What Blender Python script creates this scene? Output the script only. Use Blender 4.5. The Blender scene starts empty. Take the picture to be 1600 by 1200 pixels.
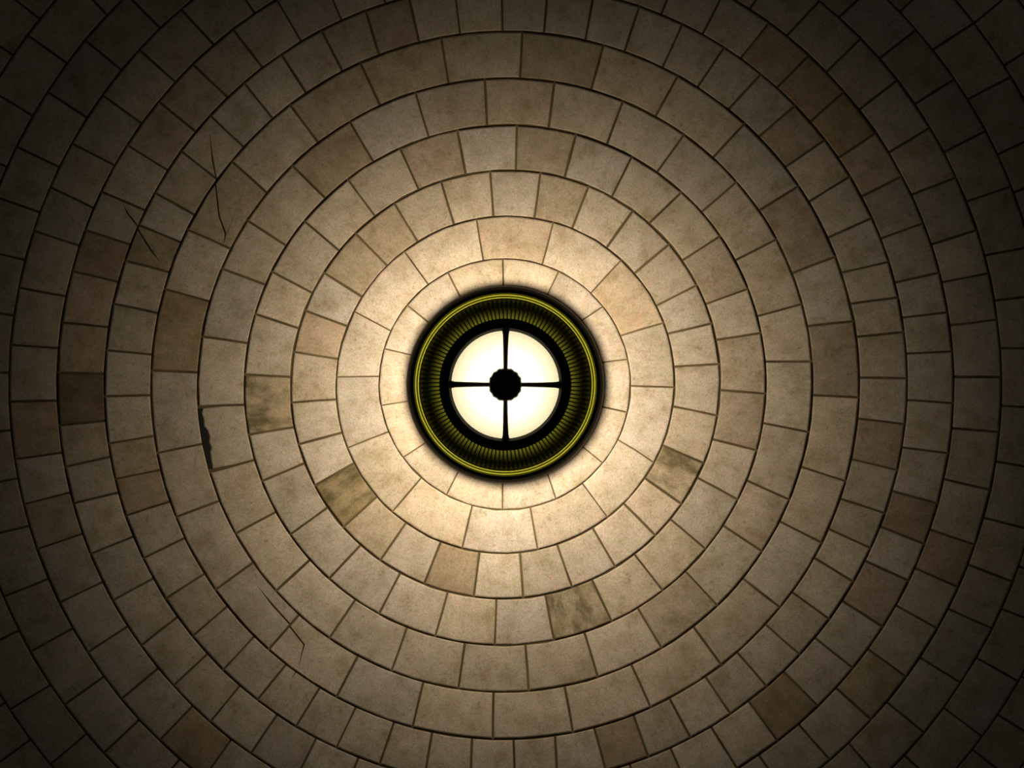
import bpy, math, random
import numpy as np
from mathutils import Vector, Matrix

random.seed(7)
PI = math.pi
SC = bpy.context.scene
COL = SC.collection

# ------------------------------------------------------------------ camera, world, light, exposure
F_PX = 4900.0                 # focal length in pixels of the 1600 x 1200 frame
CX, CY = 789.5, 602.0         # where the dome's axis meets the picture
R_DOME = 6.0                  # radius of the dome's inner surface
D_CAM = 16.2                  # camera to apex
Z_CAM = 1.5
Z_APEX = Z_CAM + D_CAM
Z_CEN = Z_APEX - R_DOME       # centre of the sphere

cd = bpy.data.cameras.new('camera')
cam = bpy.data.objects.new('camera', cd)
COL.objects.link(cam)
cam.location = (0, 0, Z_CAM)
cam.rotation_euler = (PI, 0, 0)          # straight up; picture right = +X, picture down = +Y
cd.sensor_fit = 'HORIZONTAL'
cd.sensor_width = 36.0
cd.lens = 36.0 * F_PX / 1600.0
cd.shift_x = (800.0 - CX) / 1600.0
cd.shift_y = -(600.0 - CY) / 1600.0
cd.clip_end = 200
SC.camera = cam

world = bpy.data.worlds.new('world')
SC.world = world
world.use_nodes = True
bg = world.node_tree.nodes['Background']
bg.inputs['Color'].default_value = (0.84, 1.0, 1.0, 1)   # the dim hall below
bg.inputs['Strength'].default_value = 0.0145

UP_LIGHT_W = 28.5
UP_LIGHT_DROP = 0.87          # lamp's upward light, metres below the apex
BULB_W = 6.5
LIGHT_COL = (1.0, 0.885, 0.68)

SC.view_settings.view_transform = 'Standard'
SC.view_settings.look = 'None'
SC.view_settings.exposure = 0.0
SC.view_settings.gamma = 1.0
SC.view_settings.use_curve_mapping = False


# ------------------------------------------------------------------ materials
def node_mat(name):
    m = bpy.data.materials.new(name)
    m.use_nodes = True
    nt = m.node_tree
    return m, nt, nt.nodes['Principled BSDF']


def stone_material():
    m, nt, b = node_mat('pale_ashlar_stone')
    N, L = nt.nodes.new, nt.links.new
    oi = N('ShaderNodeObjectInfo')
    geo = N('ShaderNodeNewGeometry')
    tc = N('ShaderNodeTexCoord')
    wmul = N('ShaderNodeMath'); wmul.operation = 'MULTIPLY'; wmul.inputs[1].default_value = 37.0
    L(oi.outputs['Random'], wmul.inputs[0])

    def noise(scale, detail, rough, vec, w=True):
        n = N('ShaderNodeTexNoise'); n.noise_dimensions = '4D'
        n.inputs['Scale'].default_value = scale
        n.inputs['Detail'].default_value = detail
        n.inputs['Roughness'].default_value = rough
        L(vec, n.inputs['Vector']); L(wmul.outputs[0], n.inputs['W'])
        return n.outputs['Fac']

    def ramp(fac, stops):
        r = N('ShaderNodeValToRGB'); e = r.color_ramp.elements
        while len(e) > len(stops): e.remove(e[-1])
        while len(e) < len(stops): e.new(0.5)
        for k, (p, c) in enumerate(stops):
            e[k].position = p; e[k].color = (*c, 1)
        L(fac, r.inputs['Fac'])
        return r.outputs['Color']

    def mix(kind, fac, a, bb):
        x = N('ShaderNodeMix'); x.data_type = 'RGBA'; x.blend_type = kind
        if isinstance(fac, float): x.inputs['Factor'].default_value = fac
        else: L(fac, x.inputs['Factor'])
        if isinstance(a, tuple): x.inputs['A'].default_value = (*a, 1)
        else: L(a, x.inputs['A'])
        if isinstance(bb, tuple): x.inputs['B'].default_value = (*bb, 1)
        else: L(bb, x.inputs['B'])
        return x.outputs['Result']

    pos = geo.outputs['Position']
    loc = tc.outputs['Object']
    mp = N('ShaderNodeMapping'); mp.inputs['Scale'].default_value = (3.2, 0.8, 1.0)   # radial streaks
    L(loc, mp.inputs['Vector'])
    cloud = ramp(noise(9.0, 4, 0.6, pos), [(0.30, (0.74, 0.69, 0.58)), (0.5, (0.97, 0.96, 0.93)), (0.68, (1.10, 1.09, 1.08))])
    streak = ramp(noise(7.0, 3, 0.6, mp.outputs[0]), [(0.3, (0.88, 0.86, 0.80)), (0.6, (1.0, 1.0, 1.0))])
    grain = ramp(noise(150.0, 2, 0.7, pos), [(0.30, (0.70, 0.70, 0.69)), (0.5, (1, 1, 1)), (0.70, (1.24, 1.23, 1.22))])
    speck = ramp(noise(45.0, 3, 0.6, pos), [(0.28, (0.62, 0.57, 0.45)), (0.44, (1.0, 1.0, 1.0))])
    hue = ramp(noise(24.0, 3, 0.6, pos), [(0.34, (0.95, 0.975, 0.86)), (0.5, (1.0, 1.0, 1.0)), (0.66, (1.08, 0.985, 0.97))])
    isl = ramp(geo.outputs['Random Per Island'], [(0.0, (0.88, 0.87, 0.84)), (1.0, (1.06, 1.05, 1.04))])
    base = mix('MULTIPLY', 1.0, oi.outputs['Color'], cloud)
    for o, f in ((streak, 0.8), (grain, 1.0), (speck, 0.7), (hue, 1.0), (isl, 1.0)):
        base = mix('MULTIPLY', f, base, o)
    # stains: olive-brown blotches, only on the stones that carry them (alpha of the object colour)
    mp2 = N('ShaderNodeMapping'); mp2.inputs['Scale'].default_value = (1.5, 0.75, 1.0)
    L(loc, mp2.inputs['Vector'])
    sn = noise(9.0, 5, 0.62, mp2.outputs[0])
    sr = N('ShaderNodeMapRange'); sr.inputs['From Min'].default_value = 0.42; sr.inputs['From Max'].default_value = 0.62
    L(sn, sr.inputs['Value'])
    inv = N('ShaderNodeMath'); inv.operation = 'SUBTRACT'; inv.inputs[0].default_value = 1.0
    L(oi.outputs['Alpha'], inv.inputs[1])
    sm = N('ShaderNodeMath'); sm.operation = 'MULTIPLY'
    L(sr.outputs[0], sm.inputs[0]); L(inv.outputs[0], sm.inputs[1])
    base = mix('MIX', sm.outputs[0], base, (0.105, 0.082, 0.03))
    L(base, b.inputs['Base Color'])
    b.inputs['Roughness'].default_value = 0.75
    b.inputs['Specular IOR Level'].default_value = 0.2
    bump = N('ShaderNodeBump'); bump.inputs['Strength'].default_value = 0.25; bump.inputs['Distance'].default_value = 0.004
    L(noise(60.0, 4, 0.6, pos), bump.inputs['Height'])
    L(bump.outputs[0], b.inputs['Normal'])
    return m


def plain(name, col, rough, metal=0.0, noise_amt=0.25, scale=40.0):
    m, nt, b = node_mat(name)
    n = nt.nodes.new('ShaderNodeTexNoise'); n.inputs['Scale'].default_value = scale; n.inputs['Detail'].default_value = 4
    r = nt.nodes.new('ShaderNodeValToRGB')
    r.color_ramp.elements[0].position = 0.3; r.color_ramp.elements[1].position = 0.7
    r.color_ramp.elements[0].color = (*[c * (1 - noise_amt) for c in col], 1)
    r.color_ramp.elements[1].color = (*[min(1, c * (1 + noise_amt)) for c in col], 1)
    nt.links.new(n.outputs['Fac'], r.inputs['Fac'])
    nt.links.new(r.outputs['Color'], b.inputs['Base Color'])
    b.inputs['Roughness'].default_value = rough
    b.inputs['Metallic'].default_value = metal
    return m


def shade_glass(name, col, gloss=0.15):
    m = bpy.data.materials.new(name); m.use_nodes = True
    nt = m.node_tree; nt.nodes.clear()
    out = nt.nodes.new('ShaderNodeOutputMaterial')
    n = nt.nodes.new('ShaderNodeTexNoise'); n.inputs['Scale'].default_value = 30; n.inputs['Detail'].default_value = 3
    r = nt.nodes.new('ShaderNodeValToRGB')
    r.color_ramp.elements[0].position = 0.3; r.color_ramp.elements[1].position = 0.7
    r.color_ramp.elements[0].color = (*[c * 0.85 for c in col], 1)
    r.color_ramp.elements[1].color = (*col, 1)
    nt.links.new(n.outputs['Fac'], r.inputs['Fac'])
    t = nt.nodes.new('ShaderNodeBsdfTranslucent')
    g = nt.nodes.new('ShaderNodeBsdfGlossy'); g.inputs['Roughness'].default_value = 0.35
    g.inputs['Color'].default_value = (0.5, 0.5, 0.4, 1)
    mx = nt.nodes.new('ShaderNodeMixShader'); mx.inputs[0].default_value = gloss
    nt.links.new(r.outputs['Color'], t.inputs['Color'])
    nt.links.new(t.outputs[0], mx.inputs[1]); nt.links.new(g.outputs[0], mx.inputs[2])
    nt.links.new(mx.outputs[0], out.inputs['Surface'])
    return m


M_STONE = stone_material()
M_MORTAR = plain('dark_mortar', (0.125, 0.088, 0.038), 0.95, 0, 0.4, 25)
M_HOLE_DARK = plain('painted_hole_dark', (0.014, 0.012, 0.007), 0.9)  # darkness inside the broken joint, put into the colour
M_BRONZE = plain('dark_bronze', (0.020, 0.017, 0.008), 0.5, 0.0)
M_RIB = shade_glass('dark_olive_glass', (0.045, 0.042, 0.004), 0.04)
M_PANE = shade_glass('milky_lamp_glass', (0.92, 0.86, 0.66), 0.03)
M_COVE = shade_glass('olive_fluted_glass', (0.095, 0.095, 0.010), 0.04)
M_BEAD = shade_glass('yellow_green_glass', (0.72, 0.69, 0.07), 0.04)


# ------------------------------------------------------------------ the dome's geometry
def theta_of(rp):
    """angle from the dome's axis at which the surface lies rp pixels from the picture's dome centre"""
    q = rp / F_PX                      # R sin t = q (D - R + R cos t)
    A = math.hypot(1.0, q)
    return math.asin(q * (D_CAM - R_DOME) / R_DOME / A) + math.atan(q)


def dome_pt(u, v, out=0.0):
    rp = math.hypot(u, v)
    t = theta_of(rp)
    a = math.atan2(v, u)
    rr = R_DOME + out
    return Vector((rr * math.sin(t) * math.cos(a), rr * math.sin(t) * math.sin(a), Z_CEN + rr * math.cos(t)))


# joints between neighbouring stones, course by course from the crown: inner end, outer end
JOINTS = {
 1: "786,425,786.5,405 858,455,873,424 910,500,941.5,480 943,566,978,561.5 943,636,980,644 914,701,940.5,722.5 857,745,869,780 785,757,785,795 714,740,698.5,771.5 660,695,632.5,713 631.5,628,596,633.5 632,552,600,545 664,499,636.5,477 716,458,701,428",
 2: "755,405.5,745,345.5 668.75,443.75,632.5,393.75 608.75,516,552.5,486 591,588,528,589 606,675,545,699 657.5,747.5,615,797.5 737.5,791,722.5,855 828.75,793.75,840,858 910,755,948.75,807.5 966,687.5,1019,721 985,603,1051,605 971,524,1040,504 925,456,971,406 847.5,412.5,864,349",
 3: "771,337.5,766,270 710,352.5,690,286 653,378,617.5,320 605,415,556,365 564,462.5,506,426 541,509,476,485 529,561,457.5,549.5 526,624,456,629 534,676,467.5,694 552.5,724,494,757.5 589,776,537.5,822.5 634,817.5,595,874 689,846,664,909 749,864,740,934 812.5,864,817.5,935 871,852.5,894,917.5 926,825,961,885 974,786,1022.5,835 1006,746,1065,787.5 1034,695,1097.5,722.5 1051,635,1119,649 1054,573,1122,569 1045,521,1114,505 1029,476,1090,445 995,424,1047.5,380 950,384,990,327.5 895,354,920,290 835,339,844,271",
 4: "727.5,271,715,205 654,296,626,234 586,337.5,545,282.5 529,391,476,346 485,456,424,424 465,512.5,400,491 455,589,384,585 459,667.5,390,679 475,724,411,751 512.5,792.5,455,834 564,851,518,900 625,896,594,956 699,927.5,680,994 775.5,937.5,773,1008 852.5,931,865.5,1000 925,906,955,969 991,866,1034,921 1047.5,811,1102.5,857.5 1089,746,1150,779 1112.5,686,1180,703 1124,609.5,1194,615 1122.5,530.5,1191,520 1106,474,1172.5,450 1071,404,1127.5,367.5 1017.5,346,1062.5,302.5 957.5,304,987.5,244 882.5,276,900,210 806,266,807.5,198",
 5: "761,196,757.5,127.5 670,214,650,147.5 582.5,251,549,194 507.5,309,458,260 445,382.5,387.5,345 412.5,444,347.5,420 386,536,317.5,526 381,632.5,312.5,635 396,719,330,737.5 429,801,370,832.5 484,875,435,920 555,937.5,516,995 635,982.5,612.5,1046 726,1007.5,716,1077.5 821,1009,826,1079 914,991,934,1057.5 996,949,1032.5,1010 1071,892.5,1119,944 1130,821,1190,861 1167.5,751,1230,779 1192.5,661,1261,674.5 1197.5,565,1267.5,565 1189,492.5,1256,474 1154,404,1216,372.5 1100,328,1150,285 1030,264,1069,210 950,221,974,156 857.5,197.5,866,130",
 6: "812.5,122.5,816,51 925,135,942.5,72.5 1027.5,176,1061,115 1117.5,242.5,1164,192.5 1191,326,1249,290 1245,424,1311,399 1267.5,509,1335,502 1270,617.5,1341,621 1251,729,1319,751 1219,815,1280,846 1161,904,1215,946 1084,980,1125,1036 987.5,1041,1016,1104 882.5,1074,895,1142.5 771,1084,770,1152.5 661,1067.5,645,1135 559,1026,527.5,1086 467.5,960,426,1007.5 395,879,340,919 339,784,276,807.5 314,694,249,707 309,582,237.5,579 324,470,259,452 357.5,387.5,295,360 412,297,362,252 496,221,455,166 594,165,565,102.5 701,130,690,62.5",
 7: "479,146,441,87.5 535,111,504,51 592.5,86,572.5,21 655,66,640,0 719,54,712.5,0 785,50,784,0 850,51,854,0 915,60,926,0 977.5,75,999,10 1037.5,100,1066,37.5 1094,130,1132.5,72.5 1142.5,166,1190,115 1190,210,1242.5,165 1232.5,257.5,1291,217.5 1271,311,1329,275 1302.5,367.5,1366,339 1324,424,1391,409 1334,474,1405,465 1341,526,1411,519 1344,590,1415,591 1341,654,1411,662.5 1330,717.5,1399,734 1312.5,779,1380,801 1294,826,1357.5,855 1271,871,1330,907 1236,924,1294,966 1200,979,1249,1022 1152.5,1020,1197.5,1072 1102.5,1057.5,1141,1115 1046,1091,1079,1152.5 991,1120,1014,1185 929,1140,945,1199 867.5,1152.5,870,1200 802.5,1155,804,1200 737.5,1155,736,1200 675,1146,666,1199 615,1130,592.5,1195 556,1105,526,1167.5 501,1072.5,464,1132.5 447.5,1037.5,404,1091 399,992.5,351,1044 355,947.5,302.5,992.5 314,900,261,934 287.5,841,226,871 265,784,199,805 251,734,184,747.5 241,681,172.5,692.5 236,617.5,165,619 236,554,167.5,547.5 246,489,179,475 262.5,425,196,407.5 280,377.5,216,351 301,334,240,300 336,277.5,285,237.5 380,229,329,181 426,185,384,132.5",
 8: "305,205,251,161 355,151,305,104 409,104,367.5,50 470,64,435,4 534,32.5,520,0 602,4,601,0 1035,17.5,1042,0 1100,49,1125,0 1160,87.5,1200,37.5 1215,136,1265,85 1267.5,189,1320,142.5 1314,244,1372.5,205 1350,305,1416,272 1381,371,1450,346 1401,441,1472.5,425 1412.5,496,1484,487.5 1417.5,552.5,1489,549 1416,625,1486,630 1409,699,1480,708 1395,767.5,1462.5,786 1375,822.5,1442.5,849 1351,876,1417.5,906 1316,939,1376,977.5 1272.5,996,1331,1042.5 1225,1050,1275,1100 1170,1096,1213,1155 1111,1136,1149,1196 1050,1174,1062,1200 559,1186,555,1200 494,1154,471,1200 432.5,1117.5,392,1177 375,1071,330,1126 325,1021,272.5,1070 276,965,220,1009 239,904,175,939 207.5,839,142.5,865 184,770,117.5,786 171,714,102.5,729 164,657.5,94,664.5 162.5,584,91,582.5 166,511,97.5,504 182.5,440,114,424 200,381,135,360 221,326,160,300 260,265,200,227.5",
 9: "221,192.5,164,151 275,129,221,81 334,70,290,22.5 400,24,382,0 1232.5,52.5,1280,2 1295,109,1345,60 1347.5,167.5,1402.5,125 1396,234,1459,196 1437.5,299,1502.5,274 1464,379,1532.5,357.5 1477.5,440,1550,426 1490,507.5,1560,499 1492.5,589,1564,589 1487.5,669,1560,675 1477.5,749,1546,765 1454,827.5,1520,850 1429,887.5,1494,916 1402.5,947.5,1462.5,981 1356,1014,1412.5,1055 1306,1075,1359,1122.5 1247.5,1131,1295,1185 1185,1179,1200,1198 361,1156,330,1199 299,1105,250,1156 246,1045,191,1091 197.5,980,137.5,1019 159,910,94,941 126,835,59,857.5 107.5,770,39,787.5 96,707.5,24,717.5 87.5,626,17.5,627.5 90,544,19,539 101,462.5,32.5,450 120,382.5,54,361 144,324,94,300 177.5,257.5,116,226",
 10: "136,184,80,147.5 190,110,135,65 252.5,46,207,0 90,260,25,229 60,331,0,310 37.5,406,0,397 20,492.5,0,491 12.5,582.5,0,582.5 15,672.5,0,674 26,747.5,0,751 42.5,822.5,0,832 74,905,5,932.5 112.5,982.5,49,1017.5 160,1059,102.5,1100 216,1126,165,1174 280,1187.5,271,1199 1314,24,1340,0 1381,86,1430,47.5 1440,156,1497.5,120 1486,232.5,1549,200 1521,311,1590,288 1547.5,397.5,1600,387.5 1560,469,1600,464 1566,544,1600,544 1566,634,1600,636 1556,721,1600,729 1537.5,809,1600,825 1512,882,1582,909 1481,951,1549,981 1437.5,1027.5,1500,1066 1386,1097.5,1441,1142.5 1325,1160,1359,1199",
 11: "102.5,97.5,50,60 167.5,24,145,0 49,180,0,150 9,260,0,256 27.5,986,0,998 77.5,1071,17.5,1107.5 134,1147.5,77.5,1195 1467.5,71,1527.5,32.5 1522.5,150,1585,117.5 1572.5,235,1600,225 1566,952,1600,965 1527.5,1029,1590,1064 1475,1106,1530,1147.5 1414,1181,1430,1199",
 12: "1560,1117.5,1600,1142 45,1157.5,0,1190 22,87,0,72 1527,32,1565,0",
 13: "", 14: "", 15: "",
}
RAD = [125.0, 196, 262, 334, 406, 479.5, 552, 625, 699, 774, 849, 925, 1002, 1080, 1160, 1242]


def parse(s):
    out = []
    for w in s.split():
        x1, y1, x2, y2 = map(float, w.split(','))
        out.append((x1 - CX, y1 - CY, x2 - CX, y2 - CY))
    return out


J = {k: parse(s) for k, s in JOINTS.items()}

# each course boundary as a gently uneven circle, fitted to the ends of the joints that touch it
BOUND = []
for k in range(len(RAD)):
    pts = []
    for (a, b, c, d) in J.get(k + 1, []): pts.append((a, b))
    for (a, b, c, d) in J.get(k, []): pts.append((c, d))
    sel = [(math.atan2(v, u), math.hypot(u, v)) for u, v in pts if abs(math.hypot(u, v) - RAD[k]) < 7]
    if k == 0 or k > 10 or len(sel) < 8:
        BOUND.append((RAD[k], 0, 0, 0, 0)); continue
    order = 2 if k <= 7 else 1
    A = np.array([[1] + [f(n * p) for n in range(1, order + 1) for f in (math.cos, math.sin)] for p, _ in sel])
    y = np.array([r for _, r in sel])
    lam = np.eye(A.shape[1]) * 2.0; lam[0, 0] = 0
    s = np.linalg.solve(A.T @ A + lam, A.T @ y)
    BOUND.append(tuple(s) + (0,) * (5 - len(s)))


def bound(k, a):
    c = BOUND[k]
    return c[0] + c[1] * math.cos(a) + c[2] * math.sin(a) + c[3] * math.cos(2 * a) + c[4] * math.sin(2 * a)


def in_frame(u, v, pad=0):
    return -pad <= u + CX <= 1600 + pad and -pad <= v + CY <= 1200 + pad


# stones: (course, inner angle a0, outer angle a0', inner angle a1, outer angle a1')
STONES = []
MEAN_W = {k: 72.0 for k in RAD}
for k in range(1, 16):
    rm = 0.5 * (RAD[k - 1] + RAD[k])
    js = []
    for (x1, y1, x2, y2) in J[k]:
        ai, ao = math.atan2(y1, x1), math.atan2(y2, x2)
        d = (ao - ai + PI) % (2 * PI) - PI
        r1, r2 = math.hypot(x1, y1), math.hypot(x2, y2)
        slope = d / (r2 - r1) if r2 - r1 > 30 else 0.0
        slope = max(-0.0006, min(0.0006, slope))
        mid = ai + slope * (rm - r1) if r2 - r1 > 30 else ai
        js.append((mid % (2 * PI), slope))
    js.sort()
    want = 80.0 / rm
    if not js:
        n = int(round(2 * PI / want)); ph = random.random()
        js = [((i + ph + random.uniform(-.15, .15)) / n * 2 * PI, 0.0) for i in range(n)]
    full = []
    for i, (a, s) in enumerate(js):
        full.append((a, s))
        b = js[(i + 1) % len(js)][0]
        gap = (b - a) % (2 * PI) or 2 * PI
        if k >= 7 and gap > 1.8 * want:                 # a run of the course outside the picture
            n = int(round(gap / want))
            for q in range(1, n):
                full.append(((a + gap * (q + random.uniform(-.12, .12)) / n) % (2 * PI), 0.0))
    full.sort()
    for i, (a, s) in enumerate(full):
        b, s2 = full[(i + 1) % len(full)]
        if b <= a: b += 2 * PI
        hr = 0.5 * (RAD[k] - RAD[k - 1])
        STONES.append((k, a - s * hr, a + s * hr, b - s2 * hr, b + s2 * hr))

# look of single stones: picture point inside the stone, tint, stain
SPECIAL = [
 (800, 375, (.93, .82, .66), 0), (985, 470, (.96, .84, .64), .05), (690, 390, (1.06, 1.03, .98), 0), (600, 440, (1.05, 1.02, .97), 0),
 (680, 790, (1.05, .98, .86), 0), (905, 400, (1.03, 1, .95), .05),
 (570, 410, (.84, .76, .58), .1), (620, 365, (.88, .77, .58), .1), (510, 520, (.96, .80, .67), .05), (540, 770, (.66, .55, .26), .9),
 (710, 880, (.74, .62, .43), .05), (1055, 737, (.84, .76, .58), .85), (870, 310, (.86, .80, .66), .05), (990, 800, (1.02, .97, .92), 0), (590, 815, (.88, .80, .66), .1),
 (420, 625, (.82, .72, .47), .8), (900, 950, (.72, .68, .5), .85), (850, 235, (.76, .68, .56), .15), (1140, 420, (.84, .77, .66), .1),
 (670, 255, (.86, .76, .64), .1), (1150, 655, (.82, .74, .67), .1), (1145, 570, (.9, .84, .78), 0), (480, 600, (.95, .9, .84), 0), (530, 270, (.78, .67, .48), .15),
 (700, 170, (.84, .77, .72), .05), (1170, 800, (.96, .90, .84), .3), (1060, 955, (.8, .75, .66), .2), (810, 155, (.86, .76, .64), 0), (870, 1040, (.86, .82, .76), .1),
 (280, 515, (.74, .61, .36), .3), (635, 90, (.86, .76, .58), .05), (875, 95, (.76, .70, .55), .1), (1265, 795, (.70, .58, .41), .1), (1240, 360, (.78, .68, .60), .15),
 (1305, 560, (.75, .68, .60), .15), (525, 150, (.86, .78, .64), .1), (330, 320, (.85, .78, .6), .15), (1000, 100, (.95, .85, .74), 0),
 (1235, 245, (.80, .70, .55), 0), (560, 70, (.82, .75, .64), 0), (620, 55, (.76, .64, .52), 0), (970, 1170, (.74, .62, .46), .1), (1375, 690, (.74, .62, .53), 0),
 (230, 390, (.80, .70, .48), .35), (215, 715, (.86, .76, .57), 0), (220, 770, (.80, .66, .49), 0), (265, 270, (.95, .9, .84), 0), (1290, 790, (1.0, .93, .86), 0),
 (155, 405, (.72, .53, .38), 0), (125, 620, (.52, .40, .25), .5), (1225, 75, (.90, .68, .49), 0), (1265, 137, (.85, .62, .40), .1), (1320, 190, (.85, .66, .36), .1),
 (1375, 250, (1.0, .84, .70), 0), (1417, 815, (.72, .56, .44), .05), (1225, 1095, (.74, .61, .38), .35), (1360, 925, (.80, .69, .61), 0),
 (145, 475, (.92, .76, .60), 0), (130, 545, (.86, .72, .52), .05), (50, 665, (.95, .72, .54), 0), (295, 1155, (.86, .70, .42), .1), (1480, 870, (.90, .69, .51), 0),
 (1340, 1070, (.92, .82, .58), .2), (1040, 1060, (.98, .92, .84), 0), (115, 690, (.85, .78, .68), .1), (110, 780, (.92, .8, .64), .1),
 (285, 160, (.94, .78, .66), 0), (330, 120, (.94, .80, .74), 0), (240, 225, (.98, .80, .68), 0),
]


def stone_of(x, y):
    u, v = x - CX, y - CY
    a, r = math.atan2(v, u) % (2 * PI), math.hypot(u, v)
    for i, (k, a0, a0o, a1, a1o) in enumerate(STONES):
        m0, m1 = (a0 + a0o) / 2, (a1 + a1o) / 2
        if bound(k - 1, a) <= r < bound(k, a) and (m0 <= a < m1 or m0 <= a + 2 * PI < m1):
            return i
    return None


LOOK = {}
for x, y, tint, st in SPECIAL:
    i = stone_of(x, y)
    if i is not None: LOOK[i] = (tint, st)

# cracks run as slits from the stone's edge into it: entry point first (picture points)
CRACKS = [
 [(337, 289), (342, 337), (352, 365), (350, 381)],
 [(336, 278), (332, 250), (327.5, 205)],
 [(216, 359), (235, 390), (251, 411)],
 [(206, 349), (199, 333), (190, 315)],
 [(455, 981), (475, 1007), (466, 1045)],
 [(455, 977), (425, 945), (400, 913)],
 [(460, 1053), (456.5, 1059)],
]
CHIP_STONE = stone_of(345, 690)


def polygon(i):
    """outline of stone i in picture pixels about the dome's centre, anticlockwise in (u, v)"""
    k, a0, a0o, a1, a1o = STONES[i]
    rm = 0.5 * (RAD[k - 1] + RAD[k])
    n = max(2, min(6, int(round((a1 - a0) / math.radians(5.0)))))
    rnd = random.Random(i * 13 + 5)
    P = []
    for q in range(n + 1):                           # outer arc
        a = a0o + (a1o - a0o) * q / n
        r = bound(k, a) + (rnd.uniform(-.7, .7) if 0 < q < n else 0)
        P.append((r * math.cos(a), r * math.sin(a)))
    a = (a1 + a1o) / 2 + rnd.uniform(-.5, .5) / rm
    P.append((rm * math.cos(a), rm * math.sin(a)))
    for q in range(n, -1, -1):                       # inner arc
        a = a0 + (a1 - a0) * q / n
        r = bound(k - 1, a) + (rnd.uniform(-.7, .7) if 0 < q < n else 0)
        P.append((r * math.cos(a), r * math.sin(a)))
    a = (a0 + a0o) / 2 + rnd.uniform(-.5, .5) / rm
    P.append((rm * math.cos(a), rm * math.sin(a)))
    return P


def chip(P, i):
    """break the outer edge away along most of its length"""
    k, a0, a0o, a1, a1o = STONES[i]
    out = []
    prof = [(0.02, 6), (0.10, 2.5), (0.2, 5), (0.3, 4), (0.38, 9), (0.47, 10.5), (0.56, 8), (0.64, 10), (0.7, 6.5), (0.8, 5.5), (0.9, 5), (0.97, 4)]
    for f, dd in prof:
        a = a1o + (a0o - a1o) * f
        r = bound(k, a) - dd
        out.append((r * math.cos(a), r * math.sin(a)))
    out.reverse()
    n = max(2, min(6, int(round((a1 - a0) / math.radians(5.0)))))
    return out + P[n + 1:]


def seg_dist(p, a, b):
    ax, ay = a; bx, by = b
    dx, dy = bx - ax, by - ay
    t = ((p[0] - ax) * dx + (p[1] - ay) * dy) / (dx * dx + dy * dy + 1e-9)
    t = max(0, min(1, t))
    return math.hypot(p[0] - ax - t * dx, p[1] - ay - t * dy), t


def slit(P, line, hw=1.1):
    """cut a narrow slit into polygon P along a polyline that enters through its edge"""
    L = [(x - CX, y - CY) for x, y in line]
    best = min(range(len(P)), key=lambda q: seg_dist(L[0], P[q], P[(q + 1) % len(P)])[0])
    A, B = P[best], P[(best + 1) % len(P)]
    t = max(.04, min(.96, seg_dist(L[0], A, B)[1]))
    ent = (A[0] + (B[0] - A[0]) * t, A[1] + (B[1] - A[1]) * t)
    ex, ey = B[0] - A[0], B[1] - A[1]
    el = math.hypot(ex, ey); ex, ey = ex / el, ey / el
    go = [(ent[0] - ex * hw, ent[1] - ey * hw)]
    back = [(ent[0] + ex * hw, ent[1] + ey * hw)]
    pts = [ent] + L[1:]
    for q in range(1, len(pts) - 1):
        dx, dy = pts[q + 1][0] - pts[q - 1][0], pts[q + 1][1] - pts[q - 1][1]
        dl = math.hypot(dx, dy); nx, ny = -dy / dl, dx / dl
        if nx * ex + ny * ey < 0: nx, ny = -nx, -ny
        h = hw * 0.9
        go.append((pts[q][0] - nx * h, pts[q][1] - ny * h))
        back.append((pts[q][0] + nx * h, pts[q][1] + ny * h))
    return P[:best + 1] + go + [pts[-1]] + back[::-1] + P[best + 1:]


def inset(P, d):
    n = len(P)
    area = sum(P[q][0] * P[(q + 1) % n][1] - P[(q + 1) % n][0] * P[q][1] for q in range(n))
    sg = 1.0 if area > 0 else -1.0
    out = []
    for q in range(n):
        a, b, c = P[q - 1], P[q], P[(q + 1) % n]
        e1 = (b[0] - a[0], b[1] - a[1]); e2 = (c[0] - b[0], c[1] - b[1])
        l1 = math.hypot(*e1) or 1e-9; l2 = math.hypot(*e2) or 1e-9
        n1 = (-e1[1] / l1 * sg, e1[0] / l1 * sg); n2 = (-e2[1] / l2 * sg, e2[0] / l2 * sg)
        m = (n1[0] + n2[0], n1[1] + n2[1])
        ml = math.hypot(*m)
        if ml < 0.25: out.append(b); continue
        m = (m[0] / ml, m[1] / ml)
        s = d / max(0.5, m[0] * n1[0] + m[1] * n1[1])
        out.append((b[0] + m[0] * s, b[1] + m[1] * s))
    return out


CRACK_OF = {}
for line in CRACKS:
    mx = sum(p[0] for p in line) / len(line); my = sum(p[1] for p in line) / len(line)
    CRACK_OF.setdefault(stone_of(mx, my), []).append(line)

GAP, BEV, RECESS, DEEP = 1.15, 1.5, 0.0026, 0.060


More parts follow.
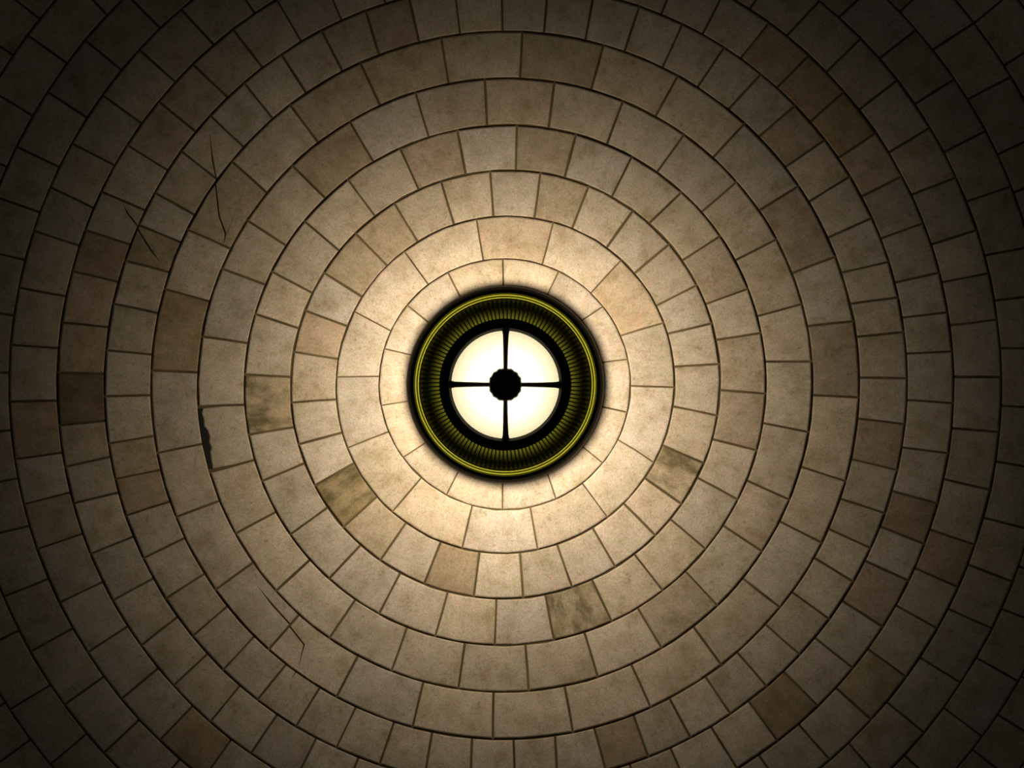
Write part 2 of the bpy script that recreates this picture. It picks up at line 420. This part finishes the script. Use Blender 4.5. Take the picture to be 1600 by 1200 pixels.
def stone_geo(i):
    """vertices (world) and faces of stone i: face, rounded arris, sides, back"""
    P = polygon(i)
    if i == CHIP_STONE: P = chip(P, i)
    Q0 = inset(P, GAP + (0.45 if STONES[i][0] > 2 else -0.15) + 0.3 * random.Random(i * 17).random())
    cracked = i in CRACK_OF
    if cracked:
        for line in CRACK_OF[i]: Q0 = slit(Q0, line)
    Q1 = inset(Q0, BEV * (0.35 if cracked else 1.0))
    rnd = random.Random(i * 7 + 1)
    off = rnd.uniform(-0.0015, 0.0025)
    n = len(Q0)
    V = [dome_pt(u, v, off) for u, v in Q1] + [dome_pt(u, v, off + RECESS) for u, v in Q0] + [dome_pt(u, v, DEEP) for u, v in Q0]
    Fc = [tuple(range(n))]
    for q in range(n):
        w = (q + 1) % n
        Fc.append((q, n + q, n + w, w))
        Fc.append((n + q, 2 * n + q, 2 * n + w, n + w))
    Fc.append(tuple(range(3 * n - 1, 2 * n - 1, -1)))
    u = sum(p[0] for p in P) / n; v = sum(p[1] for p in P) / n
    return V, Fc, (u, v)


def fix_normals(me):
    import bmesh
    bm = bmesh.new(); bm.from_mesh(me)
    bmesh.ops.recalc_face_normals(bm, faces=bm.faces)
    bm.to_mesh(me); bm.free()


BASE = (0.675, 0.57, 0.478)


def look_color(i):
    rnd = random.Random(i * 31 + 3)
    if i in LOOK:
        t, st = LOOK[i]
        g = sum(t) / 3 + .02
        t = tuple(g + (c - g) * .52 for c in t)
        jit = 1.0
    else:
        g = rnd.uniform(0.84, 1.03); h = rnd.uniform(-1, 1)
        t = (g * (1 + .02 * h), g, g * (1 - .05 * h - .01)); st = rnd.choice((0, 0, .04, .08, .14)); jit = 1.0
    return (BASE[0] * t[0], BASE[1] * t[1], BASE[2] * t[2], 1.0 - st)


# ------------------------------------------------------------------ structure: the dome (mortar bed) and its stones
def build_ceiling():
    V, Fc = [], []
    NS, NR = 96, 30
    tmax = theta_of(RAD[-1] + 6)
    def ring(rad, cap):
        base = len(V)
        V.append(Vector((0, 0, Z_CEN + rad)))
        for r in range(1, NR + 1):
            t = tmax * r / NR
            for s in range(NS):
                a = 2 * PI * s / NS
                V.append(Vector((rad * math.sin(t) * math.cos(a), rad * math.sin(t) * math.sin(a), Z_CEN + rad * math.cos(t))))
        for s in range(NS):
            Fc.append((base, base + 1 + s, base + 1 + (s + 1) % NS))
        for r in range(NR - 1):
            for s in range(NS):
                a = base + 1 + r * NS + s; b = base + 1 + r * NS + (s + 1) % NS
                Fc.append((a, a + NS, b + NS, b))
        return base + 1 + (NR - 1) * NS
    e1 = ring(R_DOME + 0.0095, 0)          # bed of the joints
    e2 = ring(R_DOME + 0.30, 1)
    for s in range(NS):
        Fc.append((e1 + s, e2 + s, e2 + (s + 1) % NS, e1 + (s + 1) % NS))
    me = bpy.data.meshes.new('ceiling')
    org = Vector((0, 0, Z_APEX))
    me.from_pydata([v - org for v in V], [], Fc)
    fix_normals(me)
    for p in me.polygons: p.use_smooth = True
    me.materials.append(M_MORTAR)
    o = bpy.data.objects.new('ceiling', me)
    COL.objects.link(o)
    o.location = org
    o['kind'] = 'structure'
    o['label'] = 'shallow dome of pale stone blocks laid in rings around the lamp'
    return o


ceiling = build_ceiling()
ORG = Vector((0, 0, Z_APEX))
geo = [stone_geo(i) for i in range(len(STONES))]
seen = [i for i in range(len(STONES)) if STONES[i][0] <= 9 and in_frame(*geo[i][2], pad=6)]
more = [i for i in range(len(STONES)) if STONES[i][0] > 9 and in_frame(*geo[i][2], pad=-12)]
more.sort(key=lambda i: (STONES[i][0], math.hypot(*geo[i][2])))
singles = set((seen + more)[:305])
stV, stF = [], []
for i in range(len(STONES)):
    V, Fc, (u, v) = geo[i]
    if i in singles:
        c = dome_pt(u, v)
        z = (Vector((0, 0, Z_CEN)) - c).normalized()
        a = math.atan2(v, u)
        x = Vector((-math.sin(a), math.cos(a), 0))
        y = z.cross(x)
        Mx = Matrix((x, y, z)).transposed().to_4x4()
        Mx.translation = c
        inv = Mx.inverted()
        me = bpy.data.meshes.new('stone')
        me.from_pydata([inv @ p for p in V], [], Fc)
        fix_normals(me)
        me.materials.append(M_STONE)
        o = bpy.data.objects.new('stone', me)
        COL.objects.link(o)
        o.parent = ceiling
        o.matrix_parent_inverse = Matrix.Identity(4)
        o.matrix_basis = Matrix.Translation(-ORG) @ Mx
        o.color = look_color(i)
        if i in CRACK_OF: o['label'] = 'cracked stone'
    else:
        b = len(stV)
        stV += [p - ORG for p in V]
        stF += [tuple(b + q for q in f) for f in Fc]
me = bpy.data.meshes.new('outer_stones')
me.from_pydata(stV, [], stF)
fix_normals(me)
me.materials.append(M_STONE)
o = bpy.data.objects.new('outer_stones', me)
COL.objects.link(o)
o.parent = ceiling
o['kind'] = 'stuff'
o['label'] = 'dim outer courses of stone blocks'
o.color = (BASE[0] * .93, BASE[1] * .92, BASE[2] * .9, .95)
# black sheet in the chipped stone's broken edge paints a deep hole's darkness
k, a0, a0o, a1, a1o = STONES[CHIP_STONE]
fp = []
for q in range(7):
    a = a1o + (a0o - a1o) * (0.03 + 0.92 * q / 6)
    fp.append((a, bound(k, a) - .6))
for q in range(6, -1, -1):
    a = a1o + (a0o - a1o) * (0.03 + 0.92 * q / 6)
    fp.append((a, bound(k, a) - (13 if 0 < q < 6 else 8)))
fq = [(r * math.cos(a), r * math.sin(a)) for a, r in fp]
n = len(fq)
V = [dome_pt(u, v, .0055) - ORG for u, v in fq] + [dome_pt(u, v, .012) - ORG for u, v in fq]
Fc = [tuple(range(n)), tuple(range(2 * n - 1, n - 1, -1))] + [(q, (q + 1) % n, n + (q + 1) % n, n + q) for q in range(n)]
me = bpy.data.meshes.new('hole_dark_patch')
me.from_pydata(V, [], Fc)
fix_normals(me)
me.materials.append(M_HOLE_DARK)
o = bpy.data.objects.new('hole_dark_patch', me)
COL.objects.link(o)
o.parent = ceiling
o['label'] = 'painted dark of a deep hole in a broken joint'
print('stones', len(STONES), 'singles', len(singles), 'seen', len(seen))


# ------------------------------------------------------------------ the hanging lamp
Z_LAMP = Z_APEX - 1.11                     # plane of the lamp's glass
PXM = (Z_LAMP - Z_CAM) / F_PX              # metres per picture pixel at that plane


def obj(name, V, Fc, mat, parent, smooth=True, loc=(0, 0, 0)):
    me = bpy.data.meshes.new(name)
    me.from_pydata(V, [], Fc)
    fix_normals(me)
    if smooth:
        for p in me.polygons: p.use_smooth = True
        try: me.set_sharp_from_angle(angle=math.radians(40))
        except Exception: pass
    me.materials.append(mat)
    o = bpy.data.objects.new(name, me)
    COL.objects.link(o)
    o.parent = parent
    o.location = loc
    return o


def lathe(prof, n=96, closed=True, mod=None):
    """prof: (radius in pixels, height in metres); a closed profile makes a ring-shaped solid"""
    V, Fc = [], []
    m = len(prof)
    for s in range(n):
        a = 2 * PI * s / n
        for q, (r, z) in enumerate(prof):
            rr = r * PXM
            zz = z
            if mod: rr, zz = mod(q, s, rr, zz)
            V.append((rr * math.cos(a), rr * math.sin(a), zz))
    for s in range(n):
        b, c = s * m, ((s + 1) % n) * m
        for q in range(m if closed else m - 1):
            w = (q + 1) % m
            Fc.append((b + q, c + q, c + w, b + w))
    return V, Fc


def disc(r0, z0, z1, n=48, bevel=0.0):
    V = [(0, 0, z0)]
    rings = [(r0 - bevel, z0), (r0, z0 + bevel * PXM), (r0, z1)] if bevel else [(r0, z0), (r0, z1)]
    for r, z in rings:
        for s in range(n):
            a = 2 * PI * s / n
            V.append((r * PXM * math.cos(a), r * PXM * math.sin(a), z))
    Fc = [(0, 1 + s, 1 + (s + 1) % n) for s in range(n)]
    for q in range(len(rings) - 1):
        for s in range(n):
            a, b = 1 + q * n + s, 1 + q * n + (s + 1) % n
            Fc.append((a, b, b + n, a + n))
    V.append((0, 0, z1)); e = len(V) - 1
    b = 1 + (len(rings) - 1) * n
    Fc += [(e, b + s, b + (s + 1) % n) for s in range(n)]
    return V, Fc


def build_lamp():
    lamp = bpy.data.objects.new('pendant_lamp', None)
    COL.objects.link(lamp)
    lamp.location = (0.0, -1.0 * PXM, Z_LAMP)
    lamp['label'] = 'round bronze pendant lamp glowing under the crown of the dome'
    lamp['category'] = 'lamp'
    # outer bowl: broad dark band around the glass, closed above by a tray
    V, Fc = lathe([(141.3, .075), (144, .052), (149, .056), (153.5, .080), (156, .13), (156.5, .20), (155.5, .29), (152.5, .29), (153, .20), (152.5, .13), (149, .095), (142.0, .092)], 128)
    obj('bowl', V, Fc, M_BRONZE, lamp)
    V, Fc = disc(152.3, .168, .176, 96)
    obj('tray', V, Fc, M_BRONZE, lamp)
    # double bead of yellow-green glass
    V, Fc = lathe([(142.0, .088), (141.2, .076), (139.4, .062), (138.4, .059), (137.3, .063)], 128, closed=False)
    obj('bead_ring', V, Fc, M_BEAD, lamp)
    V, Fc = lathe([(137.3, .068), (136.6, .066), (135.2, .058), (134.4, .058), (132.6, .0610)], 128, closed=False)
    obj('bead_ring', V, Fc, M_BEAD, lamp)
    # fluted cove between the beads and the frame of the glass
    prof = [(133.7, .0625), (128, .0615), (122, .067), (117, .069), (112, .066), (107, .053), (102, .020)]
    NF = 112
    ph = (0, 1, 0, -1)
    def flute(q, s, r, z):
        amp = (0.0, .3, .6, .9, 1.0, 1.0, .8)[q]
        return r, z + ph[s % 4] * 0.006 * amp
    V, Fc = lathe(prof, NF * 4, closed=False, mod=flute)
    obj('fluted_cove', V, Fc, M_COVE, lamp, smooth=True)
    # thin ribs that divide the flutes
    V, Fc = [], []
    for s in range(NF):
        a = 2 * PI * (s + .5) / NF
        ca, sa = math.cos(a), math.sin(a)
        b = len(V)
        for r, z in ((102.3, .012), (106.5, .043), (112, .059), (119, .064)):
            for dx, dz in ((-1.0, .004), (-.8, -.003), (.8, -.003), (1.0, .004)):
                V.append((r * PXM * ca - dx * PXM * sa, r * PXM * sa + dx * PXM * ca, z + dz))
        for q in range(3):
            for e in range(3):
                Fc.append((b + q * 4 + e, b + q * 4 + e + 1, b + q * 4 + e + 5, b + q * 4 + e + 4))
    rb = obj('cove_ribs', V, Fc, M_RIB, lamp, smooth=False)
    rb['kind'] = 'stuff'
    # stepped frame that holds the glass
    V, Fc = lathe([(103, .028), (103.2, .004), (101.5, -.006), (99, -.006), (98, .0), (96.5, .003), (92.5, .003), (91, -.002), (88.5, -.002), (86.5, .004), (84.3, .012), (84.3, .026)], 128)
    fr = obj('glass_frame', V, Fc, M_BRONZE, lamp)
    NB = 72
    bV, bF = [], []
    for s in range(NB):                    # pearl moulding
        a = 2 * PI * s / NB
        cx, cy, r = 94.5 * PXM * math.cos(a), 94.5 * PXM * math.sin(a), 2.4 * PXM
        b = len(bV)
        bV.append((cx, cy, .003 - r))
        for q in range(6):
            g = q * PI / 3
            bV.append((cx + r * .8 * math.cos(g), cy + r * .8 * math.sin(g), .003 - r * .55))
        for q in range(6):
            g = q * PI / 3
            bV.append((cx + r * math.cos(g), cy + r * math.sin(g), .004))
        for q in range(6):
            w = (q + 1) % 6
            bF.append((b, b + 1 + q, b + 1 + w)); bF.append((b + 1 + q, b + 7 + q, b + 7 + w, b + 1 + w))
    po = obj('pearl_moulding', bV, bF, M_BRONZE, fr)
    po['kind'] = 'stuff'
    # four quarter panes, slightly domed
    for k in range(4):
        V, Fc = [], []
        n, m = 16, 8
        for q in range(m + 1):
            r = 10 + (84.2 - 10) * q / m
            for s in range(n + 1):
                a = PI / 2 * (k + s / n)
                V.append((r * PXM * math.cos(a), r * PXM * math.sin(a), .016 - .012 * (1 - (r / 86) ** 2)))
        for q in range(m):
            for s in range(n):
                b = q * (n + 1) + s
                Fc.append((b, b + 1, b + n + 2, b + n + 1))
        o = obj('pane', V, Fc, M_PANE, lamp)
    # spokes, thicker at the frame
    for k in range(4):
        V, Fc = [], []
        for r, w, z in ((20, 3.5, -.004), (60, 3.9, -.0015), (79, 4.6, .003), (86, 6.2, .004)):
            for (dy, dz) in ((-w, .010), (-w, .001), (-w * .4, -.004), (w * .4, -.004), (w, .001), (w, .010)):
                V.append((r * PXM, dy * PXM, z + dz))
        for q in range(3):
            for s in range(6):
                b = q * 6
                Fc.append((b + s, b + (s + 1) % 6, b + 6 + (s + 1) % 6, b + 6 + s))
        Fc += [tuple(range(6)), tuple(range(23, 17, -1))]
        o = obj('spoke', V, Fc, M_BRONZE, lamp, smooth=False)
        o.rotation_euler = (0, 0, k * PI / 2 + math.radians((0.3, -0.4, 0.2, 0.6)[k]))
    # hub
    def scallop(q, s, r, z):
        return (r * (1 + .022 * math.cos(16 * 2 * PI * s / 96)) if q in (0, 1, 2) else r), z
    V, Fc = lathe([(25.5, .010), (26.0, -.004), (24.5, -.010), (18.5, -.012), (17, -.008), (13.5, -.008), (12.5, -.016), (9.5, -.018), (8, -.012), (5, -.012), (4, -.02), (.05, -.022), (.05, .010)], 96, mod=scallop)
    obj('hub', V, Fc, M_BRONZE, lamp)
    # stem up to the crown, and a shade plate below the crown
    top = Z_APEX - Z_LAMP
    V, Fc = lathe([(.05, .170), (7, .170), (7, .186), (4, .20), (4, top - .13), (6, top - .12), (6, top + .01), (.05, top + .01)], 24)
    obj('stem', V, Fc, M_BRONZE, lamp)
    V, Fc = lathe([(.05, top - .140), (120, top - .130), (SHADE_R, top - .120), (SHADE_R, top - .112), (60, top - .100), (.05, top - .095)], 96)
    obj('shade_plate', V, Fc, M_BRONZE, lamp, loc=(.006, -.001, 0))
    # its two lights: one thrown up at the dome out of the bowl, one bulb above the glass
    l = bpy.data.lights.new('up_light', 'AREA')
    l.shape = 'DISK'; l.size = .50; l.energy = UP_LIGHT_W; l.color = LIGHT_COL
    lo = bpy.data.objects.new('up_light', l); COL.objects.link(lo)
    lo.parent = lamp
    lo.location = (0, 0, top - UP_LIGHT_DROP)
    lo.rotation_euler = (PI - math.radians(9.0), 0, 0)
    l = bpy.data.lights.new('bulb_light', 'POINT')
    l.shadow_soft_size = .025; l.energy = BULB_W; l.color = (1.0, .93, .74)
    lo = bpy.data.objects.new('bulb_light', l); COL.objects.link(lo)
    lo.parent = lamp
    lo.location = (0, 0, .135)
    return lamp


SHADE_R = 155.0
lamp = build_lamp()

# crown stone behind the lamp's stem
V, Fc = disc(120, 0, .06, 48)
crown = obj('crown_stone', [(x, y, z + .004) for x, y, z in V], Fc, M_STONE, ceiling, smooth=False)
crown.color = (*BASE, 1.0)
